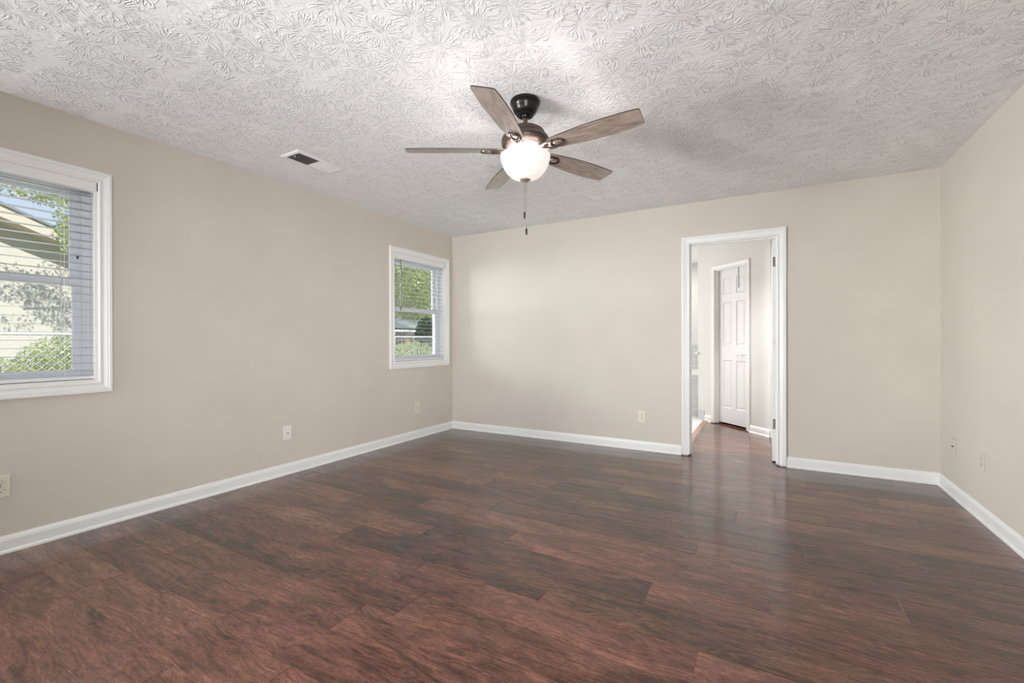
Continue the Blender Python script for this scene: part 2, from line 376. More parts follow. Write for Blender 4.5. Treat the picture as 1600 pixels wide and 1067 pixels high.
# floor planks
random.seed(5)
Y0, PW, PL = 1.547, 0.1928, 1.28
J = {-3: -1.925, -2: -1.485, 0: -0.22, 1: -0.86, 2: -0.465, 3: 0.002, 4: -0.797, 5: -0.332, 6: 0.163, 7: 0.642, 8: -0.177, 9: 0.301, 10: -0.482, 11: 0.018, 12: -0.62, 13: 0.25, -1: -0.05}
def floor_mesh(x0, x1, y0, y1, dz=0.0011):
    bm = B(); lay = bm.loops.layers.float_color.new('plank'); g = 0.0017
    k = math.floor((y0-Y0)/PW)
    while Y0+k*PW < y1:
        ya = max(Y0+k*PW, y0); yb = min(Y0+(k+1)*PW, y1)
        rnd = random.Random(k*7+3); s = J.get(k, rnd.uniform(-0.6, 0.6))
        i = math.floor((x0-s)/PL)
        while s+i*PL < x1:
            xa = max(s+i*PL, x0); xb = min(s+(i+1)*PL, x1)
            if xb-xa > 0.004 and yb-ya > 0.004:
                c = (rnd.random(), rnd.random(), rnd.random(), 1)
                top = [bm.verts.new(p) for p in ((xa+g, ya+g, 0), (xb-g, ya+g, 0), (xb-g, yb-g, 0), (xa+g, yb-g, 0))]
                bot = [bm.verts.new(p) for p in ((xa, ya, -dz), (xb, ya, -dz), (xb, yb, -dz), (xa, yb, -dz))]
                fs = [bm.faces.new(top)]
                for q in range(4): fs.append(bm.faces.new((top[q], bot[q], bot[(q+1) % 4], top[(q+1) % 4])))
                for fc in fs:
                    for lp in fc.loops: lp[lay] = c
            i += 1
        k += 1
    n = len(bm.faces)
    bx(bm, x0, x1, y0, y1, -0.06, -dz-0.0002)
    return bm
fl = B()
fbm = floor_mesh(XL, XR, YF, YB)
struct('floor', fbm, M_floor)
struct('floor_hall', floor_mesh(-0.715, 0.14, YB, 7.6, 0.0004), M_floor)

# baseboards
BASE = [(0, 0), (0.021, 0), (0.021, 0.008), (0.018, 0.015), (0.0125, 0.019), (0.0125, 0.066), (0.009, 0.080), (0.0045, 0.086), (0.003, 0.092), (0, 0.092)]
def base(name, pts):
    return struct(name, sweep(pts, BASE, lambda a, b, h: (a, b, h)), M_trim, smooth=False)
base('baseboard_left', [(XL, YB), (XL, YF)][::-1] if False else [(XL, YB-0.0), (XL, YF)])
CO = 0.072
base('baseboard_back', [(DX0-CO-0.004, YB), (XL, YB)])
base('baseboard_back_right', [(XR, YB), (DX1+CO, YB)])
base('baseboard_right', [(XR, YF), (XR, YB)])

# casing profile: (offset outwards, projection)
CAS = lambda w, t: [(0, 0), (0, t*0.55), (0.004, t*0.72), (w*0.16, t*0.72), (w*0.22, t*0.55), (w*0.34, t*0.60), (w*0.62, t*0.86), (w*0.68, t*0.80), (w*0.74, t), (w*0.95, t), (w, t*0.9), (w, 0)]

# ------------------------------------------------------------------ windows
def window(idx, ya, yb, label):
    root = thing('window_%d' % idx, None, None, (XL, (ya+yb)/2, WZ0), kind='structure')
    root['label'] = label
    cy = (ya+yb)/2
    def T(a, b, h): return (h, a-cy, b-WZ0)         # plane coords (y, z), h into the room
    pts = [(ya, WZ0), (ya, WZ1), (yb, WZ1), (yb, WZ0)]
    obj('casing', sweep(pts, CAS(0.063, 0.020), T, closed=True), M_trim, root)
    def bb(bm, x0, x1, y0, y1, z0, z1): return bx(bm, x0, x1, y0-cy, y1-cy, z0-WZ0, z1-WZ0)
    # jamb liner
    j = B(); t = 0.016
    bb(j, -WT, 0.002, ya, ya+t, WZ0, WZ1); bb(j, -WT, 0.002, yb-t, yb, WZ0, WZ1)
    bb(j, -WT, 0.002, ya+t, yb-t, WZ1-t, WZ1); bb(j, -WT, 0.002, ya+t, yb-t, WZ0, WZ0+t)
    obj('jamb', j, M_trim, root)
    # vinyl frame and track
    fr = B(); a, b = ya+t, yb-t; z0, z1 = WZ0+t, WZ1-t
    for (p, q) in ((a, a+0.030), (b-0.030, b)):
        bb(fr, -WT, -0.075, p, q, z0, z1)
    for (p, q) in ((a+0.030, a+0.036), (b-0.036, b-0.030)):
        bb(fr, -0.120, -0.116, p, q, z0, z1); bb(fr, -0.080, -0.075, p, q, z0, z1)
    bb(fr, -WT, -0.075, a+0.030, b-0.030, z1-0.030, z1); bb(fr, -WT-0.02, -0.078, a+0.030, b-0.030, z0, z0+0.020)
    obj('frame', fr, M_vinyl, root)
    def sash(name, x0, x1, y0, y1, s0, s1, st, rb, rt, pane):
        m = B()
        bb(m, x0, x1, y0, y0+st, s0, s1); bb(m, x0, x1, y1-st, y1, s0, s1)
        bb(m, x0, x1, y0+st, y1-st, s0, s0+rb); bb(m, x0, x1, y0+st, y1-st, s1-rt, s1)
        xm = (x0+x1)/2; e = 0.008
        # glazing bead
        for (p, q) in ((y0+st, y0+st+e), (y1-st-e, y1-st)): bb(m, xm-0.006, xm+0.010, p, q, s0+rb, s1-rt)
        bb(m, xm-0.006, xm+0.010, y0+st+e, y1-st-e, s0+rb, s0+rb+e); bb(m, xm-0.006, xm+0.010, y0+st+e, y1-st-e, s1-rt-e, s1-rt)
        s = obj(name, m, M_vinyl, root)
        pm = bb(B(), xm-0.002, xm+0.002, y0+st, y1-st, s0+rb, s1-rt); obj('pane', pm, M_glass, s)
        return s
    up = sash('upper_sash', -0.152, -0.124, a+0.031, b-0.031, 1.452, z1-0.030, 0.036, 0.042, 0.036, True)
    lo = sash('lower_sash', -0.113, -0.085, a+0.031, b-0.031, z0+0.022, 1.500, 0.036, 0.030, 0.044, True)
    ly = b-0.031-0.018
    obj('sash_lock', bevbox(-0.122, -0.112, cy-0.03-cy, cy+0.03-cy, 1.505-WZ0, 1.515-WZ0, 0.003), M_vinyl, lo)
    nb = bb(B(), -0.118, -0.112, b-0.046, b-0.040, 1.618, 1.640); obj('vent_latch', nb, M_dark, root)
    return root
window(1, *WIN[0], 'white double hung window cut off by the left edge of the photo, house and bush outside')
window(2, *WIN[1], 'white double hung window close to the far corner of the left wall')

def blind(ya, yb, label, wand_y, ladders, broken=False):
    root = thing('venetian_blind', label, 'blind', (XL-0.038, (ya+yb)/2, 0.895), group='white blinds in the two windows')
    cy = (ya+yb)/2; a, b = ya+0.018, yb-0.007; X = XL-0.038
    def L(x0, x1, y0, y1, z0, z1, w=0.001): return bevbox(x0-X, x1-X, y0-cy, y1-cy, z0-0.895, z1-0.895, w, 1)
    obj('headrail', L(X-0.028, X+0.026, a, b, 2.012, 2.052, 0.002), M_slat, root)
    val = obj('valance', L(XL-0.006, XL+0.004, ya+0.004, yb-0.006, 2.016, 2.0745, 0.002), M_trim, root)
    for q in (ya+0.0005, yb-0.0055):
        obj('valance_clip', L(XL-0.006, XL+0.0055, q, q+0.005, 2.022, 2.073), M_hinge, root)
    bt = obj('bottom_rail', L(X-0.025, X+0.025, a, b, 0.895, 0.914, 0.003), M_slat, root)
    for q in (a, b-0.003): obj('end_cap', L(X-0.024, X+0.024, q-0.002, q+0.004, 0.897, 0.912), M_hinge if q > a else M_slat, bt)
    z = 1.5825-0.0456*14; first = None; k = 0
    while z < 2.005:
        if first is None:
            m = B(); n = 6; top = []; bot = []
            for i in range(n+1):
                q = -0.025+0.05*i/n; c = 0.0014*(1-(q/0.025)**2)
                for e, yy in enumerate((a-cy, b-cy)):
                    top.append(m.verts.new((q, yy, c+0.0006))); bot.append(m.verts.new((q, yy, c-0.0006)))
            for i in range(n):
                A = 2*i
                m.faces.new((top[A], top[A+1], top[A+3], top[A+2])); m.faces.new((bot[A], bot[A+2], bot[A+3], bot[A+1]))
                m.faces.new((top[A], top[A+2], bot[A+2], bot[A])); m.faces.new((top[A+1], bot[A+1], bot[A+3], top[A+3]))
            m.faces.new((top[0], bot[0], bot[1], top[1])); m.faces.new((top[-2], top[-1], bot[-1], bot[-2]))
            s = first = obj('slat', m, M_slat_shaded, root, smooth=True)
        else:
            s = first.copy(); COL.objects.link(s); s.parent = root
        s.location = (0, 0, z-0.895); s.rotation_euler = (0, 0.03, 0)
        z += 0.0456
    for q in ladders:
        m = B()
        for xx in (-0.027, 0.027): tube(m, [(xx, q-cy, 0.0), (xx, q-cy, 1.12)], 0.0010, 5)
        zz = 1.5825-0.0456*14-0.003
        while zz < 2.0:
            tube(m, [(-0.027, q-cy+0.001, zz-0.895), (0.027, q-cy+0.001, zz-0.895)], 0.0006, 4); zz += 0.0456
        obj('ladder_cord', m, M_slat, root)
    m = B(); tube(m, [(0.0335, wand_y-cy, 1.135), (0.0335, wand_y-cy, 0.56)], 0.0042, 8)
    wn = obj('tilt_wand', m, mat('clear_grey_wand', (0.10, 0.10, 0.09), 0.2), root, smooth=True)
    m = B(); tube(m, [(0.0335, wand_y-cy, 1.135), (0.030, wand_y-cy, 1.150), (0.026, wand_y-cy, 1.146)], 0.0015, 6)
    obj('wand_hook', m, M_hinge, wn)
    return root
blind(*WIN[0], 'open white slatted blind in the near window at the left edge of the photo', 0.30, (0.36, 0.985))
blind(*WIN[1], 'open white slatted blind with dark tilt wand in the far window by the corner', 3.715, (3.74, 4.345))

# ------------------------------------------------------------------ doorway to the hall
d1 = thing('door_1', None, None, (DX1, YB, 0), kind='structure'); d1['label'] = 'white cased doorway in the back wall with its hinged door swung open into the hall'
def Td(a, b, h): return (a-DX1, -h, b)
obj('casing', sweep([(DX0, 0.012), (DX0, DZ), (DX1, DZ), (DX1, 0.012)], CAS(CO, 0.019), Td), M_trim, d1)
jm = B()
bx(jm, DX0-0.018-DX1, DX0-DX1, 0.0, BT, 0.012, DZ+0.018); bx(jm, 0, 0.018, 0.0, BT, 0.012, DZ+0.018); bx(jm, DX0-DX1, 0, 0.0, BT, DZ, DZ+0.018)
bx(jm, DX0-DX1, DX0-DX1+0.010, 0.03, 0.065, 0.012, DZ); bx(jm, -0.010, 0, 0.03, 0.065, 0.012, DZ); bx(jm, DX0-DX1+0.010, -0.010, 0.03, 0.065, DZ-0.010, DZ)
obj('jamb', jm, M_trim, d1)
def panel_door(w_, h_, t_):
    """six panel leaf: local x 0..w, y 0..t, z 0..h, raised panels on both faces"""
    bm = B(); st = w_*0.15; mu = w_*0.13; pw = (w_-2*st-mu)/2
    rows = [(0.20, 0.83), (1.02, 1.60), (1.70, 1.92)]
    holes = [(x, x+pw, a*h_/2.03, b*h_/2.03) for a, b in rows for x in (st, st+pw+mu)]
    m = wall_holes(0, w_, 0, h_, holes, 0, t_, lambda a, d, z: (a, d, z))
    for x0, x1, z0, z1 in holes:
        for side in (0, 1):
            yo = 0.0 if side == 0 else t_; sg = 1 if side == 0 else -1
            loops = [(0.0, 0.0), (0.012, 0.009), (0.022, 0.009), (0.036, 0.004)]
            prev = None
            for ins, dep in loops:
                q = [m.verts.new((x, yo+sg*dep, z)) for x, z in ((x0+ins, z0+ins), (x1-ins, z0+ins), (x1-ins, z1-ins), (x0+ins, z1-ins))]
                if prev:
                    for k in range(4): m.faces.new((prev[k], prev[(k+1) % 4], q[(k+1) % 4], q[k]))
                prev = q
            m.faces.new(prev)
    bmesh.ops.remove_doubles(m, verts=m.verts, dist=0.0001)
    return m
# the open leaf, hinged on the right jamb, edge towards the bedroom
leaf = panel_door(0.72, 2.02, 0.035)
bmesh.ops.transform(leaf, matrix=Matrix.Translation((-0.001, BT+0.002, 0.012)) @ Matrix.Rotation(PI/2, 4, 'Z'), verts=leaf.verts)
lf = obj('door_leaf', leaf, M_door, d1)
for z0, z1, mm, nm in ((1.787, 1.876, M_hinge, 'hinge'), (1.045, 1.135, M_door, 'hinge'), (0.304, 0.396, M_hinge, 'hinge')):
    m = bevbox(-0.031, -0.003, BT-0.001, BT+0.003, z0, z1, 0.0015, 2)
    tube(m, [(-0.001, BT-0.003, z0), (-0.001, BT-0.003, z1)], 0.0045, 10)
    h = obj(nm, m, mm, lf)
    for k in range(3):
        m = B(); zz = z0+(z1-z0)*(0.18+0.32*k); xx = -0.014 if k != 1 else -0.021
        tube(m, [(xx, BT+0.0005, zz), (xx, BT-0.002, zz)], 0.0032, 8); obj('screw', m, M_dark if mm is M_door else M_hinge, h)
m = bevbox(DX0-DX1-0.001, DX0-DX1+0.002, 0.07, 0.095, 0.90, 0.96, 0.001, 1); obj('strike_plate', m, M_hinge, d1)

# ------------------------------------------------------------------ hall and bathroom beyond
RX, RY = 0.022, 5.948; ANG = -PI/4
def Ta(a, d, z): return (a, d, z)
AL = 1.252
a_op = (-0.915, -0.355); a_z = 2.050
struct('wall_hall_angled', wall_holes(-AL, 0, -0.05, H, [(a_op[0]-0.016, a_op[1]+0.016, -0.06, a_z+0.016)], 0, 0.12, Ta), M_hall, loc=(RX, RY, 0), rotz=ANG)
struct('wall_hall_right', box(0.122, 0.20, YB+BT, RY, -0.05, H), M_hall)
struct('wall_hall_end', box(RX, 0.20, RY, RY+0.09, -0.05, H), M_hall)
LX, LY = RX-AL*math.cos(PI/4), RY+AL*math.sin(PI/4)
struct('wall_bathroom_right', box(LX, LX+0.10, LY+0.0, 8.38, -0.05, H), M_hall)
struct('wall_bathroom_back', box(-3.2, LX, 8.28, 8.38, -0.05, H), M_hall)
struct('wall_bathroom_left', box(-3.2, -3.1, YB+BT, 8.28, -0.05, H), M_hall)
struct('ceiling_hall', box(-3.2, 0.8, YB+BT, 8.38, H, H+0.08), M_flat_ceil)
struct('floor_bathroom', box(-3.2, -0.78, YB+BT, 8.38, -0.06, 0.004), M_tilef)
thr = sweep([(-0.786, YB+BT), (-0.786, 6.74)], [(0, 0.0), (0, 0.010), (-0.012, 0.014), (-0.058, 0.012), (-0.072, 0.001), (-0.072, 0.0)], lambda a, b, h: (a, b, h))
struct('trim_threshold', thr, M_strip)
def baseA(name, s0, s1):
    o = struct(name, sweep([(-s0, 0), (-s1, 0)], BASE, lambda a, b, h: (a, b, h)), M_trim, loc=(RX, RY, 0), rotz=ANG)
baseA('baseboard_hall_right', 0.0, 0.302)
baseA('baseboard_hall_left', 0.968, 1.108)
# orientation of the sweep: offset must fall on the room side (-Y local)
base('baseboard_hall_end', [(0.122, RY), (RX, RY)])
tb = bevbox(-1.236, -1.112, -0.012, 0.0, 0.004, 0.145, 0.003); struct('trim_tile_base', tb, M_tilep, loc=(RX, RY, 0), rotz=ANG)
# tub surround
tub = thing('bathtub_surround', 'grey tiled bathtub surround with ledge, seen in the sliver left of the inner door', 'bathtub', (-2.0, 7.0, 0.004))
obj('tiled_front', box(-1.09, LX+2.0-0.001, 0, 0.05, 0, 0.600), M_tile, tub)
obj('deck', bevbox(-1.09, LX+2.0-0.001, -0.012, 1.279, 0.600, 0.622, 0.004), M_door, tub)
obj('splashback', box(-1.09, LX+2.0-0.001, 1.262, 1.279, 0.622, 1.000), M_tile, tub)
obj('bullnose_cap', bevbox(-1.09, LX+2.0-0.001, 1.256, 1.279, 1.000, 1.035, 0.004), M_tilep, tub)
# inner door
d2 = thing('door_2', None, None, (RX, RY, 0), ANG, kind='structure'); d2['label'] = 'white six panel inner door in the angled hall wall'
obj('casing', sweep([(a_op[0], 0.012), (a_op[0], a_z), (a_op[1], a_z), (a_op[1], 0.012)], CAS(0.056, 0.018), lambda a, b, h: (a, -h, b)), M_trim, d2)
jm = B()
bx(jm, a_op[0]-0.016, a_op[0], 0, 0.12, 0.012, a_z+0.016); bx(jm, a_op[1], a_op[1]+0.016, 0, 0.12, 0.012, a_z+0.016); bx(jm, a_op[0], a_op[1], 0, 0.12, a_z, a_z+0.016)
bx(jm, a_op[0], a_op[0]+0.012, 0.02, 0.062, 0.012, a_z); bx(jm, a_op[0]+0.012, a_op[1], 0.02, 0.062, a_z-0.012, a_z)
obj('jamb', jm, M_trim, d2)
lw = a_op[1]-a_op[0]-0.006
leaf = panel_door(lw, 2.015, 0.035)
bmesh.ops.transform(leaf, matrix=Matrix.Translation((a_op[0]+0.003, 0.064, 0.030)), verts=leaf.verts)
lf2 = obj('door_leaf', leaf, M_door, d2)
hx = a_op[1]-0.085
m = B(); tube(m, [(hx, 0.064, 0.935), (hx, 0.058, 0.935)], 0.026, 20)
hr = obj('handle_rose', m, M_chrome, lf2, smooth=True)
m = B(); tube(m, [(hx, 0.058, 0.935), (hx, 0.030, 0.935), (hx-0.010, 0.022, 0.934), (hx-0.060, 0.022, 0.925), (hx-0.108, 0.026, 0.915)], 0.0075, 10); obj('lever', m, M_chrome, hr, smooth=True)
st = bevbox(-0.560, -0.552, 0.055, 0.0635, 1.78, 2.040, 0.001, 1); obj('hanging_strap', st, mat('pale_grey_strap', (0.50, 0.50, 0.49), 0.6), lf2)
cl = B(); bx(cl, a_op[0]-0.06, a_op[1]+0.06, 0.60, 0.66, -0.05, H); bx(cl, a_op[0]-0.10, a_op[0]-0.04, 0.12, 0.60, -0.05, H); bx(cl, a_op[1]+0.04, a_op[1]+0.10, 0.12, 0.60, -0.05, H)
struct('wall_closet', cl, M_hall, loc=(RX, RY, 0), rotz=ANG)
struct('floor_closet', box(a_op[0], a_op[1], 0.066, 0.60, -0.02, 0.002), M_closet, loc=(RX, RY, 0), rotz=ANG)
kb = lathe([(0, 0), (0.010, 0), (0.008, 0.010), (0.010, 0.018), (0.018, 0.024), (0.020, 0.034), (0.016, 0.042), (0, 0.045)], 20)
bmesh.ops.transform(kb, matrix=Matrix.Rotation(PI/2, 4, 'X'), verts=kb.verts)
tag(obj('wall_knob', kb, M_white_pl, None, smooth=True, loc=(LX+0.012, LY-0.012, 0.935), rotz=ANG), 'small white round knob on the wall edge left of the inner door', 'knob')

# ------------------------------------------------------------------ wall plates
def plate(name, label, cat, loc, rotz, pm, kind, group=None):
    root = thing(name, label, cat, loc, rotz, group)
    obj('cover_plate', bevbox(-0.035, 0.035, -0.006, 0, -0.057, 0.057, 0.003, 2), pm, root)
    if kind == 'outlet':
        for zc in (0.0195, -0.0195):
            m = B(); n = 24; pts = []
            for k in range(n):
                a = 2*PI*k/n; pts.append((0.0165*math.cos(a), max(-0.0135, min(0.0135, 0.0165*math.sin(a)))))
            A = [m.verts.new((x, -0.006, z+zc)) for x, z in pts]; C = [m.verts.new((x*0.96, -0.0085, z*0.96+zc)) for x, z in pts]
            for k in range(n): m.faces.new((A[k], A[(k+1) % n], C[(k+1) % n], C[k]))
            m.faces.new(C)
            rc = obj('receptacle', m, pm, root)
            s = B(); bx(s, -0.0075, -0.0050, -0.0089, -0.0080, zc-0.002, zc+0.0065); bx(s, 0.0050, 0.0072, -0.0089, -0.0080, zc-0.001, zc+0.0060)
            tube(s, [(0, -0.0089, zc-0.0075), (0, -0.0080, zc-0.0075)], 0.0026, 10); obj('slots', s, M_dark, rc)
            g = lathe([(0.0168, 0), (0.0178, 0), (0.0178, 0.0008), (0.0168, 0.0008), (0.0168, 0)], 24)
            bmesh.ops.transform(g, matrix=Matrix.Translation((0, -0.0058, zc)) @ Matrix.Rotation(PI/2, 4, 'X') @ Matrix.Diagonal((1, 0.84, 1, 1)), verts=g.verts)
            obj('receptacle_gap', g, M_dark, rc)
        m = B(); tube(m, [(0, -0.006, 0), (0, -0.0075, 0)], 0.003, 12); obj('screw', m, M_hinge, root)
    elif kind == 'jack':
        obj('jack', bevbox(-0.009, 0.009, -0.011, -0.005, -0.010, 0.012, 0.002, 1), pm, root)
        obj('jack_opening', box(-0.0055, 0.0055, -0.0118, -0.0105, -0.008, 0.001), M_dark, root)
        for zc in (0.042, -0.042):
            m = B(); tube(m, [(0, -0.006, zc), (0, -0.0075, zc)], 0.003, 12); obj('screw', m, pm, root)
    elif kind == 'coax':
        m = B(); tube(m, [(0, -0.005, 0), (0, -0.016, 0)], 0.0048, 12); obj('coax_connector', m, M_hinge, root)
        m = B(); tube(m, [(0, -0.005, 0), (0, -0.008, 0)], 0.0075, 6); obj('hex_nut', m, M_dark, root)
        for zc in (0.042, -0.042):
            m = B(); tube(m, [(0, -0.006, zc), (0, -0.0075, zc)], 0.003, 12); obj('screw', m, pm, root)
    return root
LR, RR = PI/2, -PI/2
plate('power_outlet', 'ivory wall outlet cut off by the left edge of the photo, below the near window', 'outlet', (XL, 0.730, 0.356), LR, M_ivory, 'outlet')
plate('phone_jack', 'cream phone jack plate low in the middle of the left wall', 'wall plate', (XL, 2.357, 0.350), LR, M_white_pl, 'jack')
plate('power_outlet', 'ivory wall outlet low under the far window by the corner', 'outlet', (XL, 3.972, 0.352), LR, M_ivory, 'outlet')
plate('power_outlet', 'ivory wall outlet on the back wall left of the doorway', 'outlet', (-1.120, YB, 0.345), 0, M_ivory, 'outlet')
plate('cable_jack', 'painted over cable plate with a small metal connector, nearest the right corner', 'wall plate', (XR, 4.342, 0.357), RR, M_wall, 'coax')
plate('power_outlet', 'painted over wall outlet on the right wall, nearer the right edge of the photo', 'outlet', (XR, 3.852, 0.364), RR, M_wall, 'outlet')

# ------------------------------------------------------------------ ceiling register
vr = thing('air_vent', 'white rectangular ceiling air register with half its louvres dark', 'vent', (-2.920, 2.180, H))
def Tv(a, b, h): return (a, b, -h)
W2, L2 = 0.100, 0.200
obj('frame', sweep([(-0.074, -0.174), (0.074, -0.174), (0.074, 0.174), (-0.074, 0.174)][::-1], [(0, 0.004), (0, 0.010), (0.004, 0.0115), (0.020, 0.009), (0.0255, 0.006), (0.026, 0.0)], Tv, closed=True), M_trim, vr)
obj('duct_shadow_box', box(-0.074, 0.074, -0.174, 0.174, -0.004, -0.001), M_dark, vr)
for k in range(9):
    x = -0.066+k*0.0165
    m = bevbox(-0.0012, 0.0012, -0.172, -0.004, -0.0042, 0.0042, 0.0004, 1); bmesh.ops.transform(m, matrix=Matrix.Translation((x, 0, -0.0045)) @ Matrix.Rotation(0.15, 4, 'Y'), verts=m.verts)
    obj('louvre', m, M_hinge, vr)  # near bank in dark metal: the shade of its open louvres as colour
for k in range(13):
    y = 0.012+k*0.0128
    m = bevbox(-0.073, 0.073, -0.0068, 0.0068, -0.0007, 0.0007, 0.0003, 1); bmesh.ops.transform(m, matrix=Matrix.Translation((0, y, -0.0045)) @ Matrix.Rotation(-0.28, 4, 'X'), verts=m.verts)
    obj('louvre', m, M_trim, vr)
obj('centre_bar', box(-0.074, 0.074, -0.004, 0.005, -0.0085, -0.002), M_trim, vr)
m = box(-0.0015, 0.0015, -0.160, -0.153, -0.016, -0.004); obj('damper_lever', m, M_trim, vr)

# ------------------------------------------------------------------ ceiling fan
FX, FY = -1.165, 2.203
fan = thing('ceiling_fan', 'five blade ceiling fan with bronze motor and lit white glass bowl', 'ceiling fan', (FX, FY, H))
def Z(z): return z-H
cn = obj('canopy', lathe([(0, Z(2.439)), (0.080, Z(2.439)), (0.083, Z(2.432)), (0.082, Z(2.424)), (0.077, Z(2.420)), (0.078, Z(2.413)), (0.073, Z(2.408)), (0.070, Z(2.395)), (0.062, Z(2.376)), (0.050, Z(2.364)), (0.046, Z(2.362)), (0.046, Z(2.356)), (0.036, Z(2.352)), (0.030, Z(2.356)), (0.024, Z(2.362)), (0, Z(2.362))]), M_black, fan, smooth=True)
obj('hanger_ball', lathe([(0, Z(2.372)), (0.018, Z(2.368)), (0.024, Z(2.358)), (0.020, Z(2.346)), (0.012, Z(2.342)), (0, Z(2.342))], 24), M_black, cn, smooth=True)
obj('downrod', lathe([(0.0, Z(2.36)), (0.0125, Z(2.36)), (0.0125, Z(2.275)), (0, Z(2.275))], 20), M_bronze, fan, smooth=True)
mh = obj('motor_housing', lathe([(0, Z(2.290)), (0.024, Z(2.290)), (0.026, Z(2.282)), (0.075, Z(2.279)), (0.100, Z(2.272)), (0.108, Z(2.262)), (0.110, Z(2.250)), (0.118, Z(2.244)), (0.128, Z(2.232)), (0.131, Z(2.216)), (0.128, Z(2.213)), (0.131, Z(2.209)), (0.128, Z(2.194)), (0.116, Z(2.184)), (0.100, Z(2.180)), (0, Z(2.180))], 72), M_bronze, fan, smooth=True)
# vented collar with fins
vc = obj('vented_collar', lathe([(0, Z(2.180)), (0.112, Z(2.184)), (0.104, Z(2.172)), (0.088, Z(2.158)), (0.070, Z(2.154)), (0, Z(2.154))], 60), M_nickel, mh, smooth=True)
m = B()
for k in range(30):
    a = 2*PI*k/30; M4 = Matrix.Rotation(a, 4, 'Z') @ Matrix.Translation((0.099, 0, Z(2.1705))) @ Matrix.Rotation(-0.85, 4, 'Y')
    bx(m, -0.013, 0.013, -0.0028, 0.0028, -0.0015, 0.004, M4)
obj('vent_slots', m, M_bronze, vc)
obj('light_fitter', lathe([(0, Z(2.156)), (0.060, Z(2.156)), (0.062, Z(2.146)), (0.050, Z(2.138)), (0.030, Z(2.132)), (0, Z(2.130))], 48), M_nickel, fan, smooth=True)
bw = lathe([(0.1365, Z(2.137)), (0.1385, Z(2.134)), (0.1375, Z(2.126)), (0.133, Z(2.105)), (0.122, Z(2.075)), (0.103, Z(2.045)), (0.078, Z(2.022)), (0.048, Z(2.008)), (0.0, Z(2.002)),
            (0.0, Z(2.006)), (0.046, Z(2.012)), (0.076, Z(2.026)), (0.100, Z(2.049)), (0.118, Z(2.078)), (0.129, Z(2.107)), (0.1335, Z(2.128)), (0.1345, Z(2.137)), (0.1365, Z(2.137))][:], 72)
bmesh.ops.remove_doubles(bw, verts=bw.verts, dist=0.0003)
obj('glass_bowl', bw, M_bowl, fan, smooth=True)
fi = obj('finial', lathe([(0, Z(2.010)), (0.030, Z(2.008)), (0.031, Z(2.004)), (0.026, Z(1.997)), (0.012, Z(1.991)), (0.006, Z(1.988)), (0.007, Z(1.984)), (0.004, Z(1.980)), (0, Z(1.979))], 32), M_nickel, fan, smooth=True)  # lighter metal than the motor: the bowl's light shining through, put in colour
st_ = obj('bowl_stem', lathe([(0, Z(2.14)), (0.005, Z(2.14)), (0.005, Z(2.008)), (0, Z(2.008))], 12), M_nickel, fan)
def chain(dx, dy, z0, z1, fz, fh):
    m = B(); tube(m, [(dx, dy, Z(z0)), (dx, dy, Z(z1))], 0.0008, 6)
    n = int((z0-z1)/0.006)
    for k in range(n):
        lathe([(0, Z(z0)-k*0.006+0.0016), (0.0015, Z(z0)-k*0.006), (0, Z(z0)-k*0.006-0.0016)], 6, (dx, dy), m)
    c = obj('pull_chain', m, M_hinge, fan)
    obj('fob', lathe([(0, Z(fz)), (0.004, Z(fz)-0.001), (0.0052, Z(fz)-0.004), (0.0052, Z(fz)-fh+0.003), (0.004, Z(fz)-fh), (0, Z(fz)-fh)], 14, (dx, dy)), M_black, c, smooth=True)
chain(-0.0045, -0.002, 1.985, 1.826, 1.828, 0.037)
chain(0.0045, 0.002, 1.985, 1.736, 1.738, 0.037)
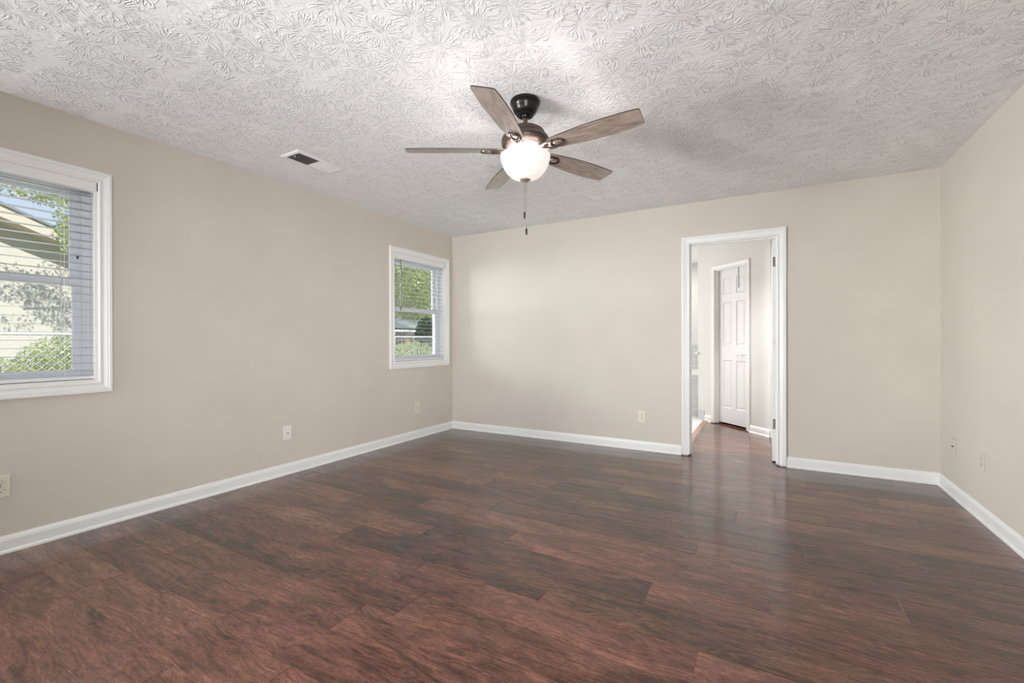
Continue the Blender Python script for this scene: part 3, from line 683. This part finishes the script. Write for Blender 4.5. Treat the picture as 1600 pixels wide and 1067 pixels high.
# blades
def outline():
    up = [(0.150, 0.030), (0.165, 0.040), (0.21, 0.0475), (0.28, 0.0555), (0.36, 0.0615), (0.44, 0.0650), (0.51, 0.0655), (0.58, 0.0625), (0.632, 0.0575), (0.645, 0.0545), (0.652, 0.048)]
    lo = [(0.662, -0.044), (0.659, -0.0515), (0.650, -0.0560), (0.62, -0.0590), (0.56, -0.0620), (0.48, -0.0635), (0.40, -0.0620), (0.32, -0.0575), (0.24, -0.0500), (0.165, -0.040), (0.150, -0.030)]
    return up+lo
OL = outline()
PITCH = math.radians(-13)
M_edge = mat('blade_edge', (0.03, 0.022, 0.018), 0.5)
for i, deg in enumerate((-150, -78, -6, 66, 138)):
    R = Matrix.Rotation(math.radians(deg), 4, 'Z') @ Matrix.Translation((0, 0, Z(2.163))) @ Matrix.Rotation(PITCH, 4, 'X')
    m = B(); t = 0.0055
    A = [m.verts.new((x, y, 0)) for x, y in OL]; C = [m.verts.new((x, y, t)) for x, y in OL]
    m.faces.new(A); m.faces.new(C[::-1]); n = len(OL)
    for k in range(n):
        fc = m.faces.new((A[k], A[(k+1) % n], C[(k+1) % n], C[k])); fc.material_index = 1
    b = obj('blade', m, [M_blade, M_edge], fan); b.matrix_local = R
    b['label'] = 'weathered wood blade'
    # bracket: arm, plate with an oval opening, medallion
    m = B()
    ri = []
    for k in range(28):
        a = 2*PI*k/28; ca, sa = math.cos(a), math.sin(a)
        ri.append([m.verts.new((0.205+p*ca, q*sa, zz)) for p, q, zz in ((0.043, 0.031, 0.0), (0.043, 0.031, -0.009), (0.039, 0.027, -0.010), (0.033, 0.021, -0.006), (0.033, 0.021, 0.0))])
    for k in range(28):
        for e in range(4): m.faces.new((ri[k][e], ri[(k+1) % 28][e], ri[(k+1) % 28][e+1], ri[k][e+1]))
    for s in (-1, 1):
        tube(m, [(0.085, s*0.010, 0.006), (0.115, s*0.016, -0.004), (0.145, s*0.026, -0.006), (0.185, s*0.0285, -0.006)], 0.0065, 8)
    bx(m, 0.070, 0.120, -0.018, 0.018, 0.001, 0.009)
    br = obj('blade_bracket', m, M_bronze, fan, smooth=True); br.matrix_local = R
    md = B(); rr_ = [(0, -0.0085), (0.6, -0.008), (0.9, -0.006), (1, -0.003), (1, 0)]
    prev = None
    for s_, zz in rr_:
        ring = [md.verts.new((0.205+0.027*s_*math.cos(2*PI*k/24), 0.0155*s_*math.sin(2*PI*k/24), zz)) for k in range(24)] if s_ else [md.verts.new((0.205, 0, zz))]
        if prev:
            for k in range(24):
                if len(prev) == 1: md.faces.new((prev[0], ring[k], ring[(k+1) % 24]))
                else: md.faces.new((prev[k], ring[k], ring[(k+1) % 24], prev[(k+1) % 24]))
        prev = ring
    mo = obj('medallion', md, M_nickel, br, smooth=True)
lp = light('fan_bulb', 'POINT', (FX, FY, 2.078), 7.5, (1.0, 0.90, 0.88), shadow_soft_size=0.045)
for k in range(3):
    a = 2*PI*k/3+0.4
    lp = light('fan_bulb', 'POINT', (FX+0.085*math.cos(a), FY+0.085*math.sin(a), 2.105), 0.4, (1.0, 0.90, 0.88), shadow_soft_size=0.022)

# ------------------------------------------------------------------ outside
GZ = -0.35
struct('ground', box(-60, XL-WT-0.02, -40, 60, GZ-0.1, GZ), M_grass)
# chain link fence
fx = -6.55
fence = thing('chain_link_fence', 'galvanised chain link fence with round top rail crossing outside both windows', 'fence', (fx, 4.0, GZ))
m = B(); y0, y1, z0, z1 = -2.0, 13.0, 0.05, 1.20-GZ
hgt = z1-z0; step = 0.080; n = int((y1-y0+hgt)/step)
for k in range(n):
    for s in (1, -1):
        ys = y0-4.0-hgt+k*step if s == 1 else y0-4.0+k*step
        a = Vector((0.003*s, ys, z0)); b_ = Vector((0.003*s, ys+hgt, z0+hgt)) if s == 1 else Vector((0.003*s, ys-hgt, z1))
        tube(m, [a, b_], 0.0019, 4, False)
ch = obj('wire_mesh', m, M_galv, fence)
m = B(); tube(m, [(0, -6, z1), (0, 9.3, z1)], 0.015, 12); obj('top_rail', m, M_galv, fence, smooth=True)
for yy in (-3.4, -0.4, 2.6, 5.6, 8.6):
    m = B(); tube(m, [(-0.05, yy-4.0+0.9, 0), (-0.05, yy-4.0+0.9, z1+0.05)], 0.025, 12); obj('post', m, M_galv, fence, smooth=True)

def leaves(bm, c, rad, n, size, rnd, shell=0.35, mi=0):
    for _ in range(n):
        while True:
            p = Vector((rnd.uniform(-1, 1), rnd.uniform(-1, 1), rnd.uniform(-1, 1)))
            if shell < p.length < 1: break
        p = Vector((c[0]+p.x*rad[0], c[1]+p.y*rad[1], c[2]+p.z*rad[2]))
        a = Vector((rnd.gauss(0, 1), rnd.gauss(0, 1), rnd.gauss(0, 1))).normalized(); b = a.orthogonal().normalized()
        s = size*rnd.uniform(0.6, 1.3)
        v = [bm.verts.new(p+a*s), bm.verts.new(p+b*s*0.5), bm.verts.new(p-a*s), bm.verts.new(p-b*s*0.5)]
        fc = bm.faces.new(v); fc.material_index = mi
def plant(name, label, cat, clusters, mm, trunk, size, seed, base_, group=None):
    rnd = random.Random(seed); root = thing(name, label, cat, base_, group=group)
    m = B()
    for c, rad, n in clusters: leaves(m, (c[0]-base_[0], c[1]-base_[1], c[2]-base_[2]), rad, int(n*3.2), size*0.56, rnd)
    me_ = bpy.data.meshes.new('foliage'); m.to_mesh(me_); m.free(); me_.materials.append(mm)
    o = bpy.data.objects.new('foliage', me_); COL.objects.link(o); o.parent = root
    if trunk:
        m = B()
        for path, rd in trunk:
            tube(m, [(p[0]-base_[0], p[1]-base_[1], p[2]-base_[2]) for p in path], rd, 8)
        obj('trunk', m, M_bark, root, smooth=True)
    return root
# shrubs behind the fence, seen through the near window then the far one
plant('shrub', 'sunlit yellow green shrub behind the fence outside the near window', 'shrub',
      [((-7.7, 2.1, 0.42), (0.8, 0.50, 0.78), 5600), ((-7.8, 2.7, 0.50), (0.8, 0.6, 0.80), 5000), ((-7.7, 1.5, 0.24), (0.8, 0.5, 0.74), 4200), ((-7.7, 0.9, 0.15), (0.7, 0.6, 0.65), 3000)], M_leaf, None, 0.030, 1, (-7.9, 1.9, GZ))
plant('shrub', 'long bright green hedge behind the fence outside the far window', 'hedge',
      [((-7.8, 6.2, 0.3), (0.8, 0.9, 0.85), 4200), ((-7.9, 7.5, 0.3), (0.8, 1.0, 0.85), 4200), ((-7.9, 8.8, 0.3), (0.8, 1.0, 0.82), 4200)], M_leaf, None, 0.040, 2, (-7.8, 7.5, GZ))
# tree in front of the neighbour's house (its leaves shade the siding)
plant('tree', 'sparse leafy tree against the sky outside the near window', 'tree',
      [((-10.6, 2.75, 3.70), (0.55, 0.42, 0.28), 330), ((-10.8, 2.30, 3.90), (0.5, 0.45, 0.24), 210), ((-10.3, 2.2, 3.50), (0.25, 0.3, 0.12), 40), ((-9.7, 2.78, 2.82), (0.22, 0.20, 0.28), 210), ((-10.3, 2.95, 3.3), (0.25, 0.22, 0.3), 130), ((-10.7, 3.1, 4.0), (0.7, 0.6, 0.3), 260)],
      M_leaf, [([(-10.4, 4.9, GZ), (-10.4, 4.7, 2.0), (-10.5, 4.1, 3.4), (-10.8, 3.2, 4.2)], 0.05), ([(-10.5, 4.1, 3.4), (-10.3, 3.2, 3.9), (-10.3, 2.3, 3.8)], 0.018), ([(-10.4, 4.6, 2.2), (-9.8, 3.9, 2.7), (-9.6, 3.5, 2.9)], 0.015)], 0.050, 3, (-10.4, 4.9, GZ))
plant('tree', 'broad green leafy tree filling the top of the far window', 'tree',
      [((-11.0, 12.2, 4.2), (2.6, 2.2, 1.5), 5200), ((-12.6, 14.5, 3.9), (2.2, 2.2, 2.0), 4200), ((-9.6, 11.3, 3.6), (1.2, 1.2, 1.0), 1700)],
      M_leaf2, [([(-10.6, 13.7, GZ), (-10.7, 13.7, 2.2), (-10.9, 13.6, 3.6)], 0.12), ([(-10.7, 13.7, 2.2), (-11.3, 14.6, 3.4)], 0.05)], 0.085, 4, (-10.6, 13.6, GZ))
plant('tree', 'pale yellow green tree behind the broad tree in the far window', 'tree',
      [((-17.5, 18.0, 2.6), (3.5, 3.5, 2.2), 5200), ((-14.0, 18.0, 2.8), (2.5, 2.5, 1.8), 3200)], M_leaf, [([(-16.5, 19.0, GZ), (-16.5, 18.6, 3.0)], 0.15)], 0.11, 5, (-16.5, 19.0, GZ))
plant('shrub', 'dark evergreen shrub beyond the fence at the right of the far window', 'shrub',
      [((-9.35, 11.0, 1.15), (0.40, 0.34, 0.75), 2300), ((-9.4, 11.0, 0.2), (0.42, 0.36, 0.8), 1600)], M_leafd, [([(-9.4, 11.0, GZ), (-9.4, 11.0, 1.0)], 0.05)], 0.045, 6, (-9.4, 11.0, GZ))
# brown bin and white porch rail beyond the far fence
bn = thing('storage_box', 'tall brown wooden box beyond the chain link fence in the far window', 'box', (-10.0, 10.7, GZ))
obj('body', bevbox(-0.20, 0.20, -0.18, 0.18, 0.0, 1.62, 0.01), M_brown, bn); obj('lid', bevbox(-0.22, 0.22, -0.20, 0.20, 1.62, 1.67, 0.01), M_brown, bn)
rl = thing('white_railing', 'white post and rail fence beyond the chain link fence in the far window', 'fence', (-10.8, 11.4, GZ))
m = box(-0.03, 0.03, -2.2, 2.4, 1.78, 1.84); obj('rail', m, M_wpaint, rl)
for yy in (-2.2, -0.35, 2.2): obj('post', box(-0.04, 0.04, yy-0.04, yy+0.04, 0, 1.80), M_wpaint, rl)
sh = thing('garden_shed', 'low grey shed behind the white rail in the far window', 'shed', (-13.0, 14.2, GZ))
obj('wall', box(-1.0, 1.0, -1.6, 1.6, 0, 1.95), M_greyh, sh)
m = B(); vv = [m.verts.new(p) for p in ((-1.15, -1.75, 1.95), (1.15, -1.75, 1.95), (1.15, 1.75, 1.95), (-1.15, 1.75, 1.95), (0, -1.75, 2.35), (0, 1.75, 2.35))]
for q in ((0, 1, 4), (3, 5, 2), (1, 2, 5, 4), (0, 4, 5, 3), (0, 3, 2, 1)): m.faces.new([vv[i] for i in q])
obj('roof', m, M_wpaint, sh)

# neighbour's house seen through the near window
hs = thing('neighbour_house', 'cream sided gabled house across the fence outside the near window', 'house', (-13.0, 1.5, GZ))
def rake(y): return 3.42-GZ-(y-2.75)*0.40        # underside height of the rake above ground, y in world
m = B(); pts = [(-6.0, 0), (5.2, 0), (5.2, rake(5.2)), (-0.4, rake(-0.4)), (-6.0, rake(-0.4)-2.2)]
A = [m.verts.new((0, y-1.5, z)) for y, z in pts]; C = [m.verts.new((-7, y-1.5, z)) for y, z in pts]
m.faces.new(A); m.faces.new(C[::-1])
for k in range(5): m.faces.new((A[k], C[k], C[(k+1) % 5], A[(k+1) % 5]))
obj('wall', m, M_siding, hs)
m = B()
for (ya_, za, yb_, zb) in ((-0.4, rake(-0.4), 5.8, rake(5.8)), (-6.4, rake(-0.4)-2.36, -0.4, rake(-0.4))):
    V = [m.verts.new(p) for p in ((0.55, ya_-1.5, za-0.02), (0.55, yb_-1.5, zb-0.02), (0.55, yb_-1.5, zb+0.20), (0.55, ya_-1.5, za+0.20), (-7.4, ya_-1.5, za-0.02), (-7.4, yb_-1.5, zb-0.02), (-7.4, yb_-1.5, zb+0.20), (-7.4, ya_-1.5, za+0.20))]
    for q in ((0, 1, 2, 3), (7, 6, 5, 4), (0, 4, 5, 1), (3, 2, 6, 7), (1, 5, 6, 2), (0, 3, 7, 4)): m.faces.new([V[i] for i in q])
obj('rake_board', m, M_fascia, hs)
m = B()
for (ya_, za, yb_, zb) in ((-0.4, rake(-0.4)+0.20, 5.9, rake(5.9)+0.20), (-6.5, rake(-0.4)-2.2, -0.4, rake(-0.4)+0.20)):
    V = [m.verts.new(p) for p in ((0.60, ya_-1.5, za), (0.60, yb_-1.5, zb), (0.60, yb_-1.5, zb+0.05), (0.60, ya_-1.5, za+0.05), (-7.5, ya_-1.5, za), (-7.5, yb_-1.5, zb), (-7.5, yb_-1.5, zb+0.05), (-7.5, ya_-1.5, za+0.05))]
    for q in ((0, 1, 2, 3), (7, 6, 5, 4), (0, 4, 5, 1), (3, 2, 6, 7), (1, 5, 6, 2), (0, 3, 7, 4)): m.faces.new([V[i] for i in q])
# taller main roof behind the gable
V = [m.verts.new(p) for p in ((-3.0, -3.0, 3.6), (-3.0, 5.0, 3.0), (-8.0, 5.0, 3.2), (-8.0, -3.0, 3.6), (-5.5, -3.0, 6.2), (-5.5, 0.9, 6.0))]
for q in ((0, 1, 5, 4), (1, 2, 5), (2, 3, 4, 5), (0, 4, 3)): m.faces.new([V[i] for i in q])
obj('roof', m, M_shingle, hs)
